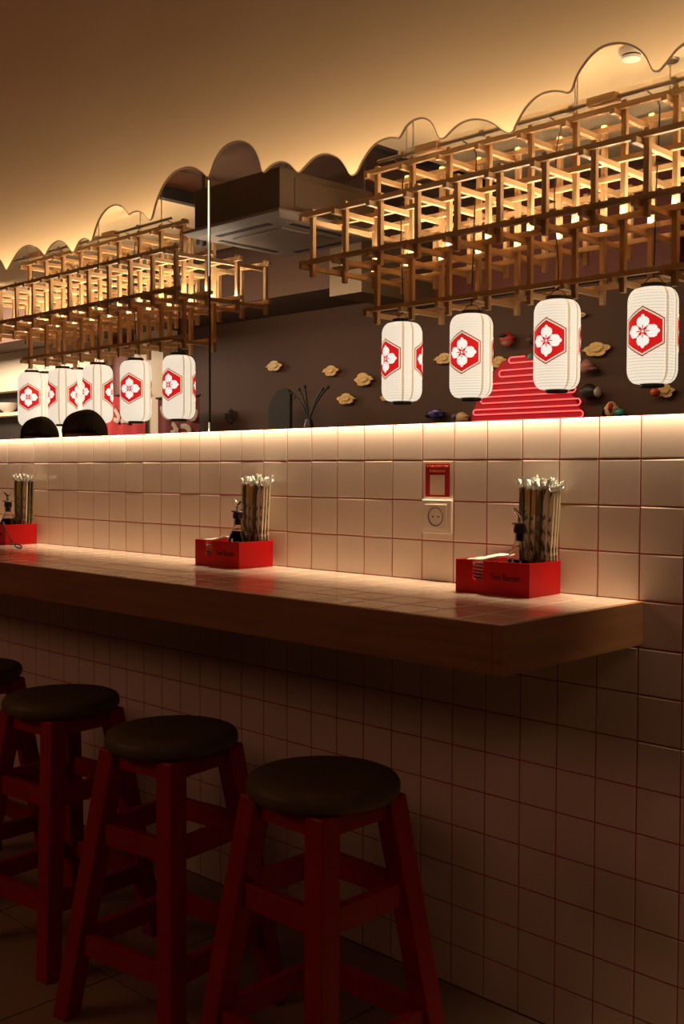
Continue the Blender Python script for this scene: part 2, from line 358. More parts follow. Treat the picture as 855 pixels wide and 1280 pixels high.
for i, (x, y, a, lb) in enumerate(STOOLS):
    o = st0 if i == 0 else copy_tree(st0)
    o.location = (x, y, 0); o.rotation_euler.z = math.radians(a); tag(o, lb, 'stool', 'red bar stools along the counter')

# ------------------------------------------------------------------ red caddies with chopsticks, bottle, napkins
BX, BY, BH, TH = .206, .132, .078, .005
def text_mesh(s, size, name, m, parent, loc, rot, ext=.0004, width=None):
    cu = bpy.data.curves.new(name, 'FONT'); cu.body = s; cu.size = size; cu.extrude = ext; cu.align_x = 'CENTER'; cu.align_y = 'CENTER'
    tmp = bpy.data.objects.new('tmp', cu); COL.objects.link(tmp)
    dg = bpy.context.evaluated_depsgraph_get(); me = bpy.data.meshes.new_from_object(tmp.evaluated_get(dg)); bpy.data.objects.remove(tmp)
    me.name = name; me.materials.clear(); me.materials.append(m)
    o = bpy.data.objects.new(name, me); COL.objects.link(o); o.parent = parent; o.location = loc; o.rotation_euler = rot
    if width:
        w_ = max(v.co.x for v in me.vertices)-min(v.co.x for v in me.vertices); k = width/w_
        for v in me.vertices: v.co.x *= k
    return o
def make_box():
    t = empty('condiment_box', (0, 0, 0)); m = M['redbox']     # origin: front-right bottom corner, box runs to -x and +y
    n0, n1, nd = -BX+.046, -BX+.079, .030
    MB().box((-BX+TH, TH, 0), (-TH, BY-TH, TH)).build('base_panel', m, t)
    pl = [(-BX, 0), (0, 0), (0, BH), (n1, BH)]
    for k in range(0, 9):
        a = PI*k/8; pl.append(((n0+n1)/2+(n1-n0)/2*math.cos(a), nd+.0165-.0165*math.sin(a)))
    pl += [(n0, BH), (-BX, BH)]
    MB().prism(pl, 0, TH).build('front_panel', m, t)
    MB().box((-BX, BY-TH, 0), (0, BY, BH)).build('back_panel', m, t, bevel=.0006)
    MB().box((-BX, TH, 0), (-BX+TH, BY-TH, BH)).build('side_panel', m, t, bevel=.0006)
    MB().box((-TH, TH, 0), (0, BY-TH, BH)).build('side_panel', m, t, bevel=.0006)
    MB().box((-.103, TH, TH), (-.103+.004, BY-TH, BH-.004)).build('divider', m, t)
    text_mesh('Tori Ramen', .022, 'lettering', M['letter'], t, (-.066, -.0006, .042), (PI/2, 0, 0), width=.082)
    return t
def make_bottle(level):
    t = empty('sauce_bottle', (0, 0, 0))
    outer = [(.026, 0), (.032, .004), (.034, .03), (.033, .06), (.029, .080), (.020, .099), (.0130, .112), (.0115, .124), (.0115, .132), (.0125, .139)]
    inner = [(r-.0018, z) for r, z in reversed(outer)]; inner[-1] = (.024, .0025)
    MB().lathe(outer+inner+[(.001, .0025)], n=40, cap=False).build('glass_body', M['glass'], t, smooth=True)
    sp = [(.0005, .0028), (.0236, .0028)]
    for r, z in outer[1:]:
        if z < level-.003: sp.append((r-.0026, z))
    k = [q for q in range(1, len(outer)) if outer[q][1] >= level][0]; (ra, za), (rb, zb_) = outer[k-1], outer[k]
    rl = ra+(rb-ra)*(level-za)/(zb_-za)-.0026; sp += [(rl, level), (.0005, level)]
    MB().lathe(sp, n=40).build('sauce', M['soy'], t, smooth=True)
    MB().lathe([(.0085, .120), (.0095, .138), (.0145, .139), (.0150, .146), (.013, .156), (.011, .1575)], n=28).build('stopper', M['black'], t, smooth=True)
    MB().lathe([(.013, .1575), (.0195, .1585), (.0200, .1625), (.010, .165), (.006, .168)], n=28).build('collar', M['chrome'], t, smooth=True)
    MB().tube([(0, 0, .166), (.0, 0, .174), (-.003, -.001, .181), (-.0075, -.003, .187), (-.013, -.005, .192)], [.0062, .0052, .0045, .004, .0034], 12).build('spout', M['chrome'], t, smooth=True)
    MB().bar((.004, .001, .181), (-.014, -.0055, .196), .008, .0016).bar((.004, .001, .181), (.012, .004, .190), .006, .0016).build('pour_flap', M['black'], t)
    return t
def make_chop(si, seed):
    """a pair of chopsticks in a printed paper sleeve, the clear wrapper crumpled at its top; hangs down from its top at z = 0"""
    t = empty('chopstick_packet', (0, 0, 0)); r = random.Random(seed)
    h = .240; w_ = .0122; open_top = r.uniform(.03, .06) if si in (0, 1) and r.random() < .6 else 0
    MB().box((-w_/2, -.0028, 0), (w_/2, .0028, h-open_top)).build('paper_sleeve', SLEEVES[si], t, bevel=.0012)
    if open_top:
        for s in (-1, 1): MB().bar((s*.0027, 0, h-open_top-.01), (s*.0027, 0, h), .0042, .0042).build('chopstick', M['bamboo'], t)
    mb = MB()
    for k in range(8):
        a = r.uniform(0, 2*PI); c = Vector((r.uniform(-.004, .004), r.uniform(-.003, .003), h+.002)); tip = c+Vector((math.cos(a)*r.uniform(.006, .014), math.sin(a)*r.uniform(.004, .012), r.uniform(.004, .026)))
        sd = Vector((-math.sin(a), math.cos(a), .3))*r.uniform(.004, .008); th = Vector((math.cos(a), math.sin(a), 0))*.0008
        mb.add([c-sd*.6-th, c+sd*.6-th, tip+sd-th, tip-sd*.8-th, c-sd*.6+th, c+sd*.6+th, tip+sd+th, tip-sd*.8+th],
               [(0, 1, 2, 3), (7, 6, 5, 4), (0, 4, 5, 1), (1, 5, 6, 2), (2, 6, 7, 3), (3, 7, 4, 0)])
    mb.build('clear_wrapper', M['cello'], t)
    return t
BOX0, BOTS = make_box(), [make_bottle(v) for v in (.078, .102, .094)]
CH = [make_chop(i % 4, 40+i) for i in range(8)]
def make_napkin():
    t = MB(); n = 6
    vs = []; fs = []
    for i in range(n+1):
        for j in range(n+1):
            x, y = -.038+.076*i/n, -.048+.096*j/n; vs.append((x, y, .0016*math.sin(9*x*10+4*y*10)+.0006*math.sin(50*y*3)))
    N = len(vs); vs += [(x, y, z+.0035) for x, y, z in vs]
    for i in range(n):
        for j in range(n):
            a = i*(n+1)+j; fs += [(a, a+1, a+n+2, a+n+1), (a+N, a+n+1+N, a+n+2+N, a+1+N)]
    ring = [i*(n+1) for i in range(n+1)] + [n*(n+1)+j for j in range(1, n+1)] + [i*(n+1)+n for i in range(n-1, -1, -1)] + [j for j in range(n-1, 0, -1)]
    for a, b in zip(ring, ring[1:]+ring[:1]): fs.append((a, b, b+N, a+N))
    return t.add(vs, fs).build('paper_napkin', M['napkin'], smooth=True)
NAP0 = make_napkin()
WHERE = [('nearest the end of the counter', -.085, -.1475), ('halfway along the counter', -1.087, -.1545), ('farthest along the counter', -2.462, -.156)]
used = set()
def take(o):
    if o.name in used: return copy_tree(o)
    used.add(o.name); return o
for wi, (wh, bx, by) in enumerate(WHERE):
    r = random.Random(100+wi)
    b = take(BOX0); b.location = (bx, by, ZC); b.rotation_euler.z = math.radians(1.5 if wi == 0 else 0)
    tag(b, 'red condiment box with black lettering %s' % wh, 'condiment box', 'red condiment boxes on the counter')
    s = BOTS[wi]; s.location = (bx-.056, by+.042, ZC+TH+.0005); s.rotation_euler.z = (0.15, -.3, .5)[wi]
    tag(s, 'glass soy sauce bottle with black pourer in red box %s' % wh, 'bottle', 'sauce bottles in the red boxes')
    k = 0
    for row in range(3):
        for c in range(6):
            o = take(CH[((2, 1, 0, 2, 3, 3), (1, 2, 4, 0, 7, 0), (0, 3, 5, 1, 3, 6))[row][(c+wi*(row % 2)) % 6] if c < 4 or wi == 2 else (3, 7)[c % 2]])
            x = bx-.082+.0138*c+r.uniform(-.0004, .0004); y = by+.088+row*.0135+r.uniform(-.001, .001)
            lean = (c-1.2)*.014+(.012 if wi == 1 else 0)+r.uniform(-.002, .002)
            o.location = (x, y, ZC+TH+.001); o.rotation_euler = (-.012+row*.006, lean, r.uniform(-.06, .06)); o.scale = (1, 1, r.uniform(.96, 1.02))
            tag(o, 'paper-sleeved chopsticks bunched upright in the red box %s' % wh, 'chopsticks', 'chopsticks in the box %s' % wh); k += 1
    zz = ZC+TH+.002
    for q in range(9):
        o = take(NAP0); top = q == 8
        o.location = (bx-BX+.052+r.uniform(-.002, .002), by+.066+r.uniform(-.004, .004), zz+(.010 if top else 0)); zz += .0078
        o.rotation_euler = (.05 if top else r.uniform(-.02, .02), -.12 if top else r.uniform(-.02, .02), .10 if top else r.uniform(-.04, .04))
        tag(o, 'folded white paper napkin stacked in the red box %s' % wh, 'napkin', 'napkins in the box %s' % wh)
# black cord on the far box
c0 = [at(3, 652, 1, -.165), at(8, 664, 1, -.17), at(14, 675, 1, -.19), at(19, 682.5, 2, ZC+.003), at(24, 685, 2, ZC+.003), at(27, 684, 2, ZC+.003), at(25.5, 681, 2, ZC+.003), at(20, 680.5, 2, ZC+.003), at(13, 680, 2, ZC+.003)]
sm = []
for i in range(len(c0)-1):
    a, b, c, d = c0[max(i-1, 0)], c0[i], c0[i+1], c0[min(i+2, len(c0)-1)]
    for t in (0, .25, .5, .75): sm.append(.5*((2*b)+(-a+c)*t+(2*a-5*b+4*c-d)*t*t+(-a+3*b-3*c+d)*t**3))
sm.append(c0[-1])
tag(MB().tube(sm, .0022, 8).build('cord', M['black'], smooth=True), 'looped black cord hanging over the front of the farthest red box', 'cord')

# ------------------------------------------------------------------ red card and power socket on the wall
x0, x1 = at(532.3, 600, 1, 0).x, at(562.5, 600, 1, 0).x; z1, z0 = at(547, 579.5, 1, 0).z, at(547, 621, 1, 0).z
cd = empty('notice_card', ((x0+x1)/2, -.0006, z0), label='small red notice card with a pale square stuck above the socket', cat='notice card')
wd, hh = x1-x0, z1-z0
MB().box((-wd/2, -.0012, 0), (wd/2, 0, hh)).build('card', M['cardred'], cd)
MB().box((-wd*.30, -.0017, hh*.06), (wd*.30, -.0012, hh*.66)).build('pale_square', M['cardcream'], cd)['label'] = 'cream square on the red card'
text_mesh('ОСТАВЬ ТВОЙ ОТЗЫВ', .008, 'lettering', M['cardtext'], cd, (0, -.0016, hh*.91), (PI/2, 0, 0), width=wd*.9)
text_mesh('И ЗАКАЗЫВАЙ', .008, 'lettering', M['cardtext'], cd, (0, -.0016, hh*.77), (PI/2, 0, 0), width=wd*.62)
x0, x1 = at(527.5, 646, 1, -.008).x, at(564.5, 646, 1, -.008).x; z1, z0 = at(545, 624.5, 1, -.008).z, at(545, 667, 1, -.008).z
so = empty('power_socket', ((x0+x1)/2, 0, z0), label='square white power socket with round recess set in the tiled wall', cat='power socket')
wd, hh = x1-x0, z1-z0
MB().box((-wd/2, -.010, 0), (wd/2, -.0005, hh)).build('frame', M['white'], so, bevel=.0025)
MB().box((-wd*.36, -.0125, hh*.14), (wd*.36, -.010, hh*.86)).build('cover_plate', M['white'], so, bevel=.0008)
rc = MB(); rr = wd*.235; prof = [(rr+.002, 0), (rr+.002, .0012), (rr, .0012), (rr-.002, -.001), (.0005, -.001)]
rc.lathe(prof, n=36, cap=False); o = rc.build('recess', M['socketgrey'], so, smooth=True); o.location = (0, -.0127, hh*.5); o.rotation_euler.x = PI/2
for s in (-1, 1):
    o = MB().lathe([(.0026, 0), (.0026, .0008)], n=14).build('pin_hole', M['black'], so); o.location = (s*.0095, -.0119, hh*.5); o.rotation_euler.x = PI/2

# ------------------------------------------------------------------ hanging wooden lattices
G = .268; YB = 2.6-G/2; S = .027
ROWS = [YB-G, YB, YB+G, YB+2*G]; LV = [2.285, 2.558, 2.832, 3.083]
def lattice(xr, n, first_inner, last_inner, label, key):
    """n columns going left from xr; the middle storey is four rows deep, top and bottom storeys two rows"""
    t = empty('hanging_lattice', (xr-G*(n-1)/2, 2.6, LV[0]-.1), label=label, cat='wooden lattice', group='wooden lattices hung from the ceiling')
    o = t.location; q = lambda x, y, z: (x-o.x, y-o.y, z-o.z)
    X = [xr-G*i for i in range(n)]
    for li, z in enumerate(LV):
        mid = li in (1, 2); rows = ROWS if mid else ROWS[1:3]; cols = X if mid else X[first_inner:n-last_inner]
        for y in rows:
            MB().box(q(cols[-1]-.075, y-S/2, z-S/2), q(cols[0]+.075, y+S/2, z+S/2)).build('rail', PINE[0], t, bevel=.001)
        for x in cols:
            MB().box(q(x-S*1.5-.001, rows[0]-.048, z-S*1.5), q(x-S*.5-.001, rows[-1]+.048, z-S*.5)).build('cross_bar', PINE[1], t, bevel=.001)
    for i, x in enumerate(X):
        inner = first_inner <= i < n-last_inner
        for ri, y in enumerate(ROWS):
            za, zb_ = (LV[0]-.085, LV[3]+.035) if (inner and ri in (1, 2)) else (LV[1]-.085, LV[2]+.035)
            yo = y+S*1.0 if True else y
            MB().box(q(x-S/2, yo-S/2, za), q(x+S/2, yo+S/2, zb_)).build('post', PINE[2], t, bevel=.001)
    led = MB(); led_fill = MB()
    for y in (ROWS[1], ROWS[2]):
        led.box(q(X[-1]-.02, y-.006, LV[1]+S/2), q(X[0]+.02, y+.004, LV[1]+S/2+.0008))
        if y == ROWS[2]: led_fill.box(q(X[n-last_inner-1]-.02, y-.006, LV[3]+S/2), q(X[first_inner]+.02, y+.004, LV[3]+S/2+.0008))
    led.build('led_strip', M['led'], t); led_fill.build('led_strip', M['ledfill'], t)  # the top strip is added only to brighten the ceiling
    # threaded rods to the ceiling
    for i in (first_inner+1, n//2, n-last_inner-2):
        MB().tube([q(X[i], YB+.03, LV[3]), q(X[i], YB+.03, ZR-.0005)], .004, 6).build('hanging_rod', M['steel'], t)
    return X
XR = -1.10+4*G
XA = lattice(XR, 13, 0, 1, 'pale wooden lattice nearer the counter end, above the four separated lanterns', 'a')
XB = lattice(-4.57, 12, 1, 2, 'pale wooden lattice beyond the upright joint, above the crowded lanterns', 'b')
# cable conduit on the top of the lattices
def conduit(xa, xb, label):
    t = empty('cable_conduit', ((xa+xb)/2, YB, 3.135), label=label, cat='conduit', group='conduits over the lattices')
    L2 = (xb-xa)/2
    MB().tube([(-L2, 0, 0), (L2, 0, 0)], .011, 10).build('pipe', M['steel'], t, smooth=True)
    n = int((xb-xa)/.55)
    for i in range(n):
        x = -L2+.2+i*.55
        MB().box((x-.012, -.016, -.016), (x+.012, .016, .016)).build('clip', M['steel'], t, bevel=.002)
        if i % 2 == 0: MB().box((x+.1, -.03, -.02), (x+.26, .03, .02)).build('junction_box', PINE[0], t, bevel=.003)
    for i in (0, n//2, n-1):
        x = -L2+.22+i*.55; MB().tube([(x, 0, 0), (x, 0, ZR-3.135-.0005)], .003, 6).build('hanging_rod', M['steel'], t)
conduit(-2.95, -.15, 'thin metal conduit along the top of the lattice nearer the counter end')
conduit(-7.2, -4.95, 'thin metal conduit along the top of the lattice beyond the joint')

# ------------------------------------------------------------------ paper lanterns
LR = .119; LH = .462
def crest_mesh():
    mb = MB(); Hh = .120; hw = Hh*.866; nx, nz = 84, 96; lobes = []
    def inhex(u, v, s): return abs(u) <= hw*s and abs(v) <= Hh*s - abs(u)*(Hh*s*.5)/(hw*s)
    def petal(u, v):
        best = False
        for k in range(4):
            a = k*PI/2; x = u*math.cos(a)+v*math.sin(a); y = -u*math.sin(a)+v*math.cos(a)     # petal runs along +x
            x /= Hh; y /= Hh
            if (x-.37)**2/.040+(abs(y)-.105)**2/.0235 < 1 and x > .05+abs(y)*.85: best = True
            if (x-.565)**2/.0105+y*y/.0065 < 1: best = True
            if .05 < x < .4 and abs(y) < x*.6-.02: best = True
        return best
    for i in range(nx):
        for j in range(nz):
            u, v = (-1+2*(i+.5)/nx)*hw, (-1+2*(j+.5)/nz)*Hh
            if not inhex(u, v, 1): continue
            r = math.hypot(u, v)/Hh
            if not inhex(u, v, .945): m = 1
            elif not inhex(u, v, .875): m = 2
            elif not inhex(u, v, .85): m = 1
            else: m = 0
            if m == 0:
                if r < .045: m = 3
                elif r < .085: m = 0
                elif (abs(u) < .018*Hh or abs(v) < .018*Hh) and r < .26: m = 0
                elif petal(u, v): m = 3
            def P3(uu, vv):
                a = uu/LR; rad = LR+.0022; return (rad*math.sin(a), -rad*math.cos(a), vv)
            du, dv = hw/nx, Hh/nz
            mb.add([P3(u-du, v-dv), P3(u+du, v-dv), P3(u+du, v+dv), P3(u-du, v+dv)], [(0, 1, 2, 3)], m)
    return mb
def make_lantern():
    t = empty('paper_lantern', (0, 0, 0))          # origin: bottom of the paper
    mb = MB(); prof = []; N = 74
    for k in range(N+1):
        z = LH*k/N; e = min(z, LH-z)
        r = LR if e >= .075 else .066+(LR-.066)*math.sqrt(max(0, 1-((.075-e)/.075)**2.3))
        prof.append((r+(.0010 if k % 2 else 0), z))
    mb.lathe(prof, n=56); mb.build('paper_shade', M['paper'], t, smooth=True)
    MB().lathe([(.052, -.016), (.058, -.014), (.058, .006), (.05, .008)], n=28).build('bottom_ring', M['black'], t, smooth=True)
    MB().lathe([(.05, LH-.008), (.060, LH-.004), (.060, LH+.020), (.050, LH+.022)], n=28).build('top_ring', M['black'], t, smooth=True)
    MB().tube([(.055, 0, LH+.015), (.03, 0, LH+.045), (0, 0, LH+.058), (-.03, 0, LH+.045), (-.055, 0, LH+.015)], .0022, 6).build('wire_handle', M['black'], t, smooth=True)
    cm = crest_mesh()
    o = cm.build('crest', [M['c_red'], M['c_dark'], M['c_cream'], M['c_white']], t, fix=False, loc=(0, 0, LH*.5+.012))
    o['label'] = 'red hexagon crest with white four-petalled flower'
    o2 = o.copy(); COL.objects.link(o2); o2.rotation_euler.z = math.radians(140); o2['label'] = 'red hexagon crest with white four-petalled flower'
    for a in (56, 84):  # darker stripes painted as shadows of the inner wire frame
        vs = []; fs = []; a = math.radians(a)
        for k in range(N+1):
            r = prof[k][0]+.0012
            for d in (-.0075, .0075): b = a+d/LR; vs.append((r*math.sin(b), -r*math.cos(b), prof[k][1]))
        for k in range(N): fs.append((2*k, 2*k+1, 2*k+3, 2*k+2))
        s = MB().add(vs, fs).build('frame_shadow', M['frame_shadow'], t, fix=False)
    return t
lan0 = make_lantern()
def cord_part(t, top, sway):
    rot = Matrix.Rotation(-t.rotation_euler.z, 3, 'Z')
    p = [(0, 0, LH+.05), (.004, 0, LH+.2), (-.006+sway, .003, (top+LH)/2), (.008+sway, 0, top-.12), (.012, 0, top-.03), (.008, -.122, top)]
    p = [tuple(rot @ Vector(q)) for q in p]
    sm = []
    for i in range(len(p)-1):
        a, b, c, d = [Vector(v) for v in (p[max(i-1, 0)], p[i], p[i+1], p[min(i+2, len(p)-1)])]
        for q in (0, .33, .67): sm.append(.5*((2*b)+(-a+c)*q+(2*a-5*b+4*c-d)*q*q+(-a+3*b-3*c+d)*q**3))
    sm.append(Vector(p[-1]))
    MB().tube(sm, .0035, 6).build('cord', M['black'], t, smooth=True)
LANT = [(815.5, 2.6, -22.6, 1.762, 'white paper lantern with red crest at far end from the joint, nearest the counter end'),
        (696, 2.6, -26.6, 1.762, 'white paper lantern covering the upper slope of the red neon mountain'),
        (589, 2.6, -25, 1.745, 'white paper lantern with red crest over the lower slope of the neon mountain'),
        (502.5, 2.6, -53, 1.748, 'white paper lantern with half-turned crest between gold clouds and neon mountain'),
        (223.5, 2.6, -39, 1.715, 'white paper lantern closest to the upright joint, before the dark red banner'),
        (169.5, 2.6, -24, 1.715, 'white paper lantern whose flower crest faces out beside the bright red banner'),
        (122, 2.6, -72, 1.718, 'white paper lantern directly above the head of the nearer dark-haired person'),
        (78, 2.6, -71, 1.722, 'white paper lantern with both crests turned aside, between the two heads'),
        (39.5, 2.6, -15, 1.722, 'white paper lantern with full flower crest nearest the kitchen hatch'),
        (96.5, 2.9, 110, 1.75, 'white paper lantern mostly hidden behind the row, above the two heads'),
        (56, 2.9, 112, 1.75, 'white paper lantern mostly hidden behind the row near the kitchen hatch')]
for i, (px, y, ang, zb_, lb) in enumerate(LANT):
    o = lan0 if i == 0 else copy_tree(lan0)
    p = at(px, 440, 1, y)
    view = math.atan2(CAM.y-p.y, CAM.x-p.x)+PI/2      # direction in which a crest at angle 0 would face the photographer
    o.location = (p.x, p.y, zb_); o.rotation_euler.z = view+math.radians(ang)
    tag(o, lb, 'lantern', 'white paper lanterns with red crests')
for i, o in enumerate([ob for ob in COL.objects if ob.name.startswith('paper_lantern')]):
    cord_part(o, 3.14-o.location.z, (.012, -.02, .016, -.01)[i % 4])

# ------------------------------------------------------------------ ceiling machinery
az = 2.9; ax0, ax1, ay0, ay1 = -4.50, -3.535, 2.22, 3.18
ac = empty('air_conditioner', ((ax0+ax1)/2, (ay0+ay1)/2, az), label='square ceiling cassette air conditioner hanging between the two lattices', cat='air conditioner')
hx, hy = (ax1-ax0)/2, (ay1-ay0)/2
mb = MB(); mb.add([(-hx, -hy, .012), (hx, -hy, .012), (hx, hy, .012), (-hx, hy, .012), (-hx+.05, -hy+.05, -.012), (hx-.05, -hy+.05, -.012), (hx-.05, hy-.05, -.012), (-hx+.05, hy-.05, -.012), (-hx, -hy, .03), (hx, -hy, .03), (hx, hy, .03), (-hx, hy, .03)],
       [(7, 6, 5, 4), (8, 9, 10, 11)]+[(i, (i+1) % 4, 4+(i+1) % 4, 4+i) for i in range(4)]+[(8+i, 8+(i+1) % 4, (i+1) % 4, i) for i in range(4)])
mb.build('bottom_panel', M['ac'], ac, bevel=.004)
MB().box((-hx+.24, -hy+.24, -.020), (hx-.24, hy-.24, -.010)).build('intake_grille', M['ac'], ac, bevel=.006)
for s in (-1, 1):
    MB().box((-hx+.22, s*(hy-.13)-.022, -.016), (hx-.22, s*(hy-.13)+.022, -.008)).build('air_vane', M['darkmatt'], ac, bevel=.003)
    MB().box((s*(hx-.13)-.022, -hy+.22, -.016), (s*(hx-.13)+.022, hy-.22, -.008)).build('air_vane', M['darkmatt'], ac, bevel=.003)
MB().box((-hx+.06, -hy+.06, .03), (hx-.06, hy-.06, .30)).build('casing', M['acbody'], ac, bevel=.006)
MB().box((hx-.06, -hy+.18, .075), (hx-.052, hy-.22, .255)).build('access_panel', M['acbody'], ac, bevel=.003)
for sx in (-1, 1):
    for sy in (-1, 1): MB().tube([(sx*(hx-.1), sy*(hy-.1), .30), (sx*(hx-.1), sy*(hy-.1), ZCEIL-az-.0005)], .006, 8).build('hanging_rod', M['steel'], ac)
# dark duct that runs over the unit
d0, d1 = at(252, 250, 2, 3.3), at(345, 205, 2, 3.3)
du = empty('ventilation_duct', (-4.6, 2.05, 3.36), label='dark ventilation duct running under the ceiling above the air conditioner', cat='duct')
MB().tube([(-2.6, -.35, 0), (1.15, -.35, 0)], .07, 24).build('pipe', M['darkmatt'], du, smooth=True)
for x in (-2, -1, 0, .9): MB().lathe([(.072, -.012), (.076, -.008), (.076, .008), (.072, .012)], n=24, cap=False).build('collar', M['darkmatt'], du, loc=(x, -.35, 0), smooth=True).rotation_euler = (0, PI/2, 0)
# black spotlight on a rod, close to the joint
p = at(254, 262, 1, 2.75)
tr = empty('spotlight', (p.x, 2.75, ZCEIL), label='black spotlight hanging on a rod beside the lattice end by the joint', cat='spotlight')
zs = at(254, 292, 1, 2.75).z-ZCEIL
MB().lathe([(.05, 0), (.05, -.02), (.012, -.025)], n=24).build('ceiling_plate', M['black'], tr, smooth=True)
MB().tube([(0, 0, -.02), (0, 0, zs+.06)], .012, 8).build('rod', M['black'], tr, smooth=True)
MB().tube([(-.01, 0, zs+.07), (-.03, .02, zs+.05), (-.10, .06, zs-.05)], [.014, .038, .04], 18).build('spotlight_head', M['black'], tr, smooth=True)
# smoke detector
p = at(789, 69, 2, ZR-.03)
sd = empty('smoke_detector', (p.x, p.y, ZR), label='round white smoke detector with dark band on the ceiling', cat='smoke detector')
MB().lathe([(.06, 0), (.062, -.012), (.056, -.03), (.05, -.032)], n=28).build('base', M['white'], sd, smooth=True)
MB().lathe([(.046, -.030), (.046, -.040)], n=28).build('sensor_band', M['black'], sd, smooth=True)
MB().lathe([(.05, -.040), (.045, -.052), (.02, -.056)], n=28).build('cover', M['white'], sd, smooth=True)
for i, (px, py, lb) in enumerate(((820, 75, 'small ceiling rosette with thin rod above the lattice, nearest the picture edge'),)):
    p = at(838, 77, 2, ZR-.01); rs = empty('ceiling_rosette', (p.x, p.y, ZR), label=lb, cat='ceiling mount')
    MB().lathe([(.045, 0), (.04, -.012), (.012, -.02)], n=24).build('plate', M['steel'], rs, smooth=True)
    MB().tube([(0, 0, -.018), (0, 0, -.24)], .004, 8).build('rod', M['steel'], rs)

# ------------------------------------------------------------------ on the back wall
def cloud_poly(w_, h_, flip, seed):
    """outline of a cloud: round lobes with a drawn-out tail at either end"""
    r = random.Random(seed); f = -1 if flip else 1
    lob = [(-.20*f, .06, .20), (.02*f, .24, .24), (.24*f, .05, .19), (.10*f, -.20, .22), (-.12*f, -.16, .20)]
    lob = [(x+r.uniform(-.03, .03), z+r.uniform(-.03, .03), q*r.uniform(.92, 1.08)) for x, z, q in lob]
    tails = [(.50, PI if f > 0 else 0), (.47, (.12 if f > 0 else PI-.12))]
    pl = []
    for k in range(84):
        a = 2*PI*k/84; dx, dz = math.cos(a), math.sin(a); best = .12
        for x, z, q in lob:
            b = dx*x+dz*z; c = x*x+z*z-q*q; d = b*b-c
            if d >= 0: best = max(best, b+math.sqrt(d))
        for ln, ta in tails:
            e = math.cos(a-ta); sn = math.sin(a-ta)
            if e > 0: best = max(best, 1/math.sqrt((e/ln)**2+(sn/.075)**2))
        pl.append((dx*best*w_, dz*best*h_))
    return pl
CL = [(343, 458, 22, 15, 0, 'gold wooden cloud on the brown wall nearest the upright joint'),
      (414, 464, 22, 15, 0, 'gold wooden cloud high above the black branching stems'),
      (455, 475, 26, 18, 1, 'gold wooden cloud just beside the lantern with the half-turned crest'),
      (433, 499, 25, 16, 1, 'lowest gold wooden cloud between black stems and lanterns'),
      (746, 437, 38, 21, 0, 'large gold wooden cloud between the two lanterns over and past the mountain'),
      (555, 449, 26, 15, 0, 'gold wooden cloud peeping out between the two lanterns before the mountain'),
      (624, 453, 24, 17, 0, 'gold wooden cloud at the shoulder of the red neon mountain'),
      (832, 489, 30, 19, 0, 'dim gold wooden cloud under the lantern nearest the counter end'),
      (727, 394, 15, 8, 1, 'gold cloud tip showing just below the lattice beside a lantern'),
      (482, 497, 14, 9, 1, 'small gold cloud tip below the lantern with the half-turned crest')]
fx = 1/math.cos(math.radians(0))
for i, (px, py, w_, h_, fl, lb) in enumerate(CL):
    a, b = at(px-w_/2, py, 1, FY-.03), at(px+w_/2, py, 1, FY-.03); c, d = at(px, py-h_/2, 1, FY-.03), at(px, py+h_/2, 1, FY-.03)
    pl = cloud_poly(abs(b.x-a.x), abs(c.z-d.z), fl, i)
    t = empty('wall_cloud', ((a.x+b.x)/2, FY, (c.z+d.z)/2), label=lb, cat='wall decoration', group='gold clouds on the brown wall')
    MB().prism(pl, -.042, -.024).build('cloud_plate', M['cloudwood'], t, bevel=.003)
    MB().prism([(x*.55, z*.5+abs(c.z-d.z)*.05) for x, z in pl], -.054, -.042).build('raised_layer', M['cloudwood'], t, bevel=.002)
    MB().tube([(0, -.024, 0), (0, -.0005, 0)], .012, 10).build('wall_peg', M['darkmatt'], t)
# neon mountain
def fp(px, py, y): return at(px, py, 1, y)
NY = FY-.05
mpx = [(588, 531), (590, 518), (596, 502), (604, 487), (613, 472), (620, 462), (628, 452), (636, 448), (648, 445), (660, 446), (672, 450), (684, 458), (696, 470), (708, 484), (718, 498), (726, 514), (729, 531)]
ctr = fp(660, 500, NY)
nm = empty('neon_sign', (ctr.x, FY, ctr.z), label='red mountain-shaped neon sign with glowing horizontal tubes', cat='neon sign')
pl = []
for q in mpx: p = fp(*q, NY); pl.append((p.x-ctr.x, p.z-ctr.z))
MB().prism(pl, -.05, -.02).build('red_panel', M['neonpanel'], nm)
for sx in (-.35, .35): MB().tube([(sx, -.02, -.12), (sx, -.0005, -.12)], .015, 10).build('wall_peg', M['darkmatt'], nm)
rows_ = [(447.5, 639, 656), (454, 637, 672), (462.5, 627, 684), (470.5, 622, 692), (478.5, 616, 701), (487, 609, 716), (495, 604, 716), (503, 594, 722), (511, 594, 722), (517.5, 591, 725), (526, 591, 725)]
rows_ = [(y-1, a, b) for y, a, b in rows_]
segs = []
for i, (yy, xa, xb) in enumerate(rows_):
    # the sign is level; the pixel rows rise slightly to the right
    A = fp(xa, yy+1.5, NY-.012); B = fp(xb, yy-2.5, NY-.012); z = (A.z+B.z)/2
    segs.append((A.x-ctr.x, B.x-ctr.x, z-ctr.z))
pth = []
for i, (xa, xb, z) in enumerate(segs):
    s, e = (xb, xa) if i % 2 == 0 else (xa, xb)
    if pth:
        pz = pth[-1][2]; mz = (pz+z)/2; r_ = abs(pz-z)/2; sgn = -1 if i % 2 else 1; x_e = pth[-1][0]; s = x_e
        for k in range(1, 6):
            a = PI*k/6; pth.append((x_e+sgn*r_*math.sin(a), 0, mz+(pz-mz)*math.cos(a)))
    pth.append((s, 0, z)); pth.append((e, 0, z))
MB().tube([(x, -.062, z) for x, _, z in pth], .0062, 8).build('neon_tube', M['neon'], nm, smooth=True)
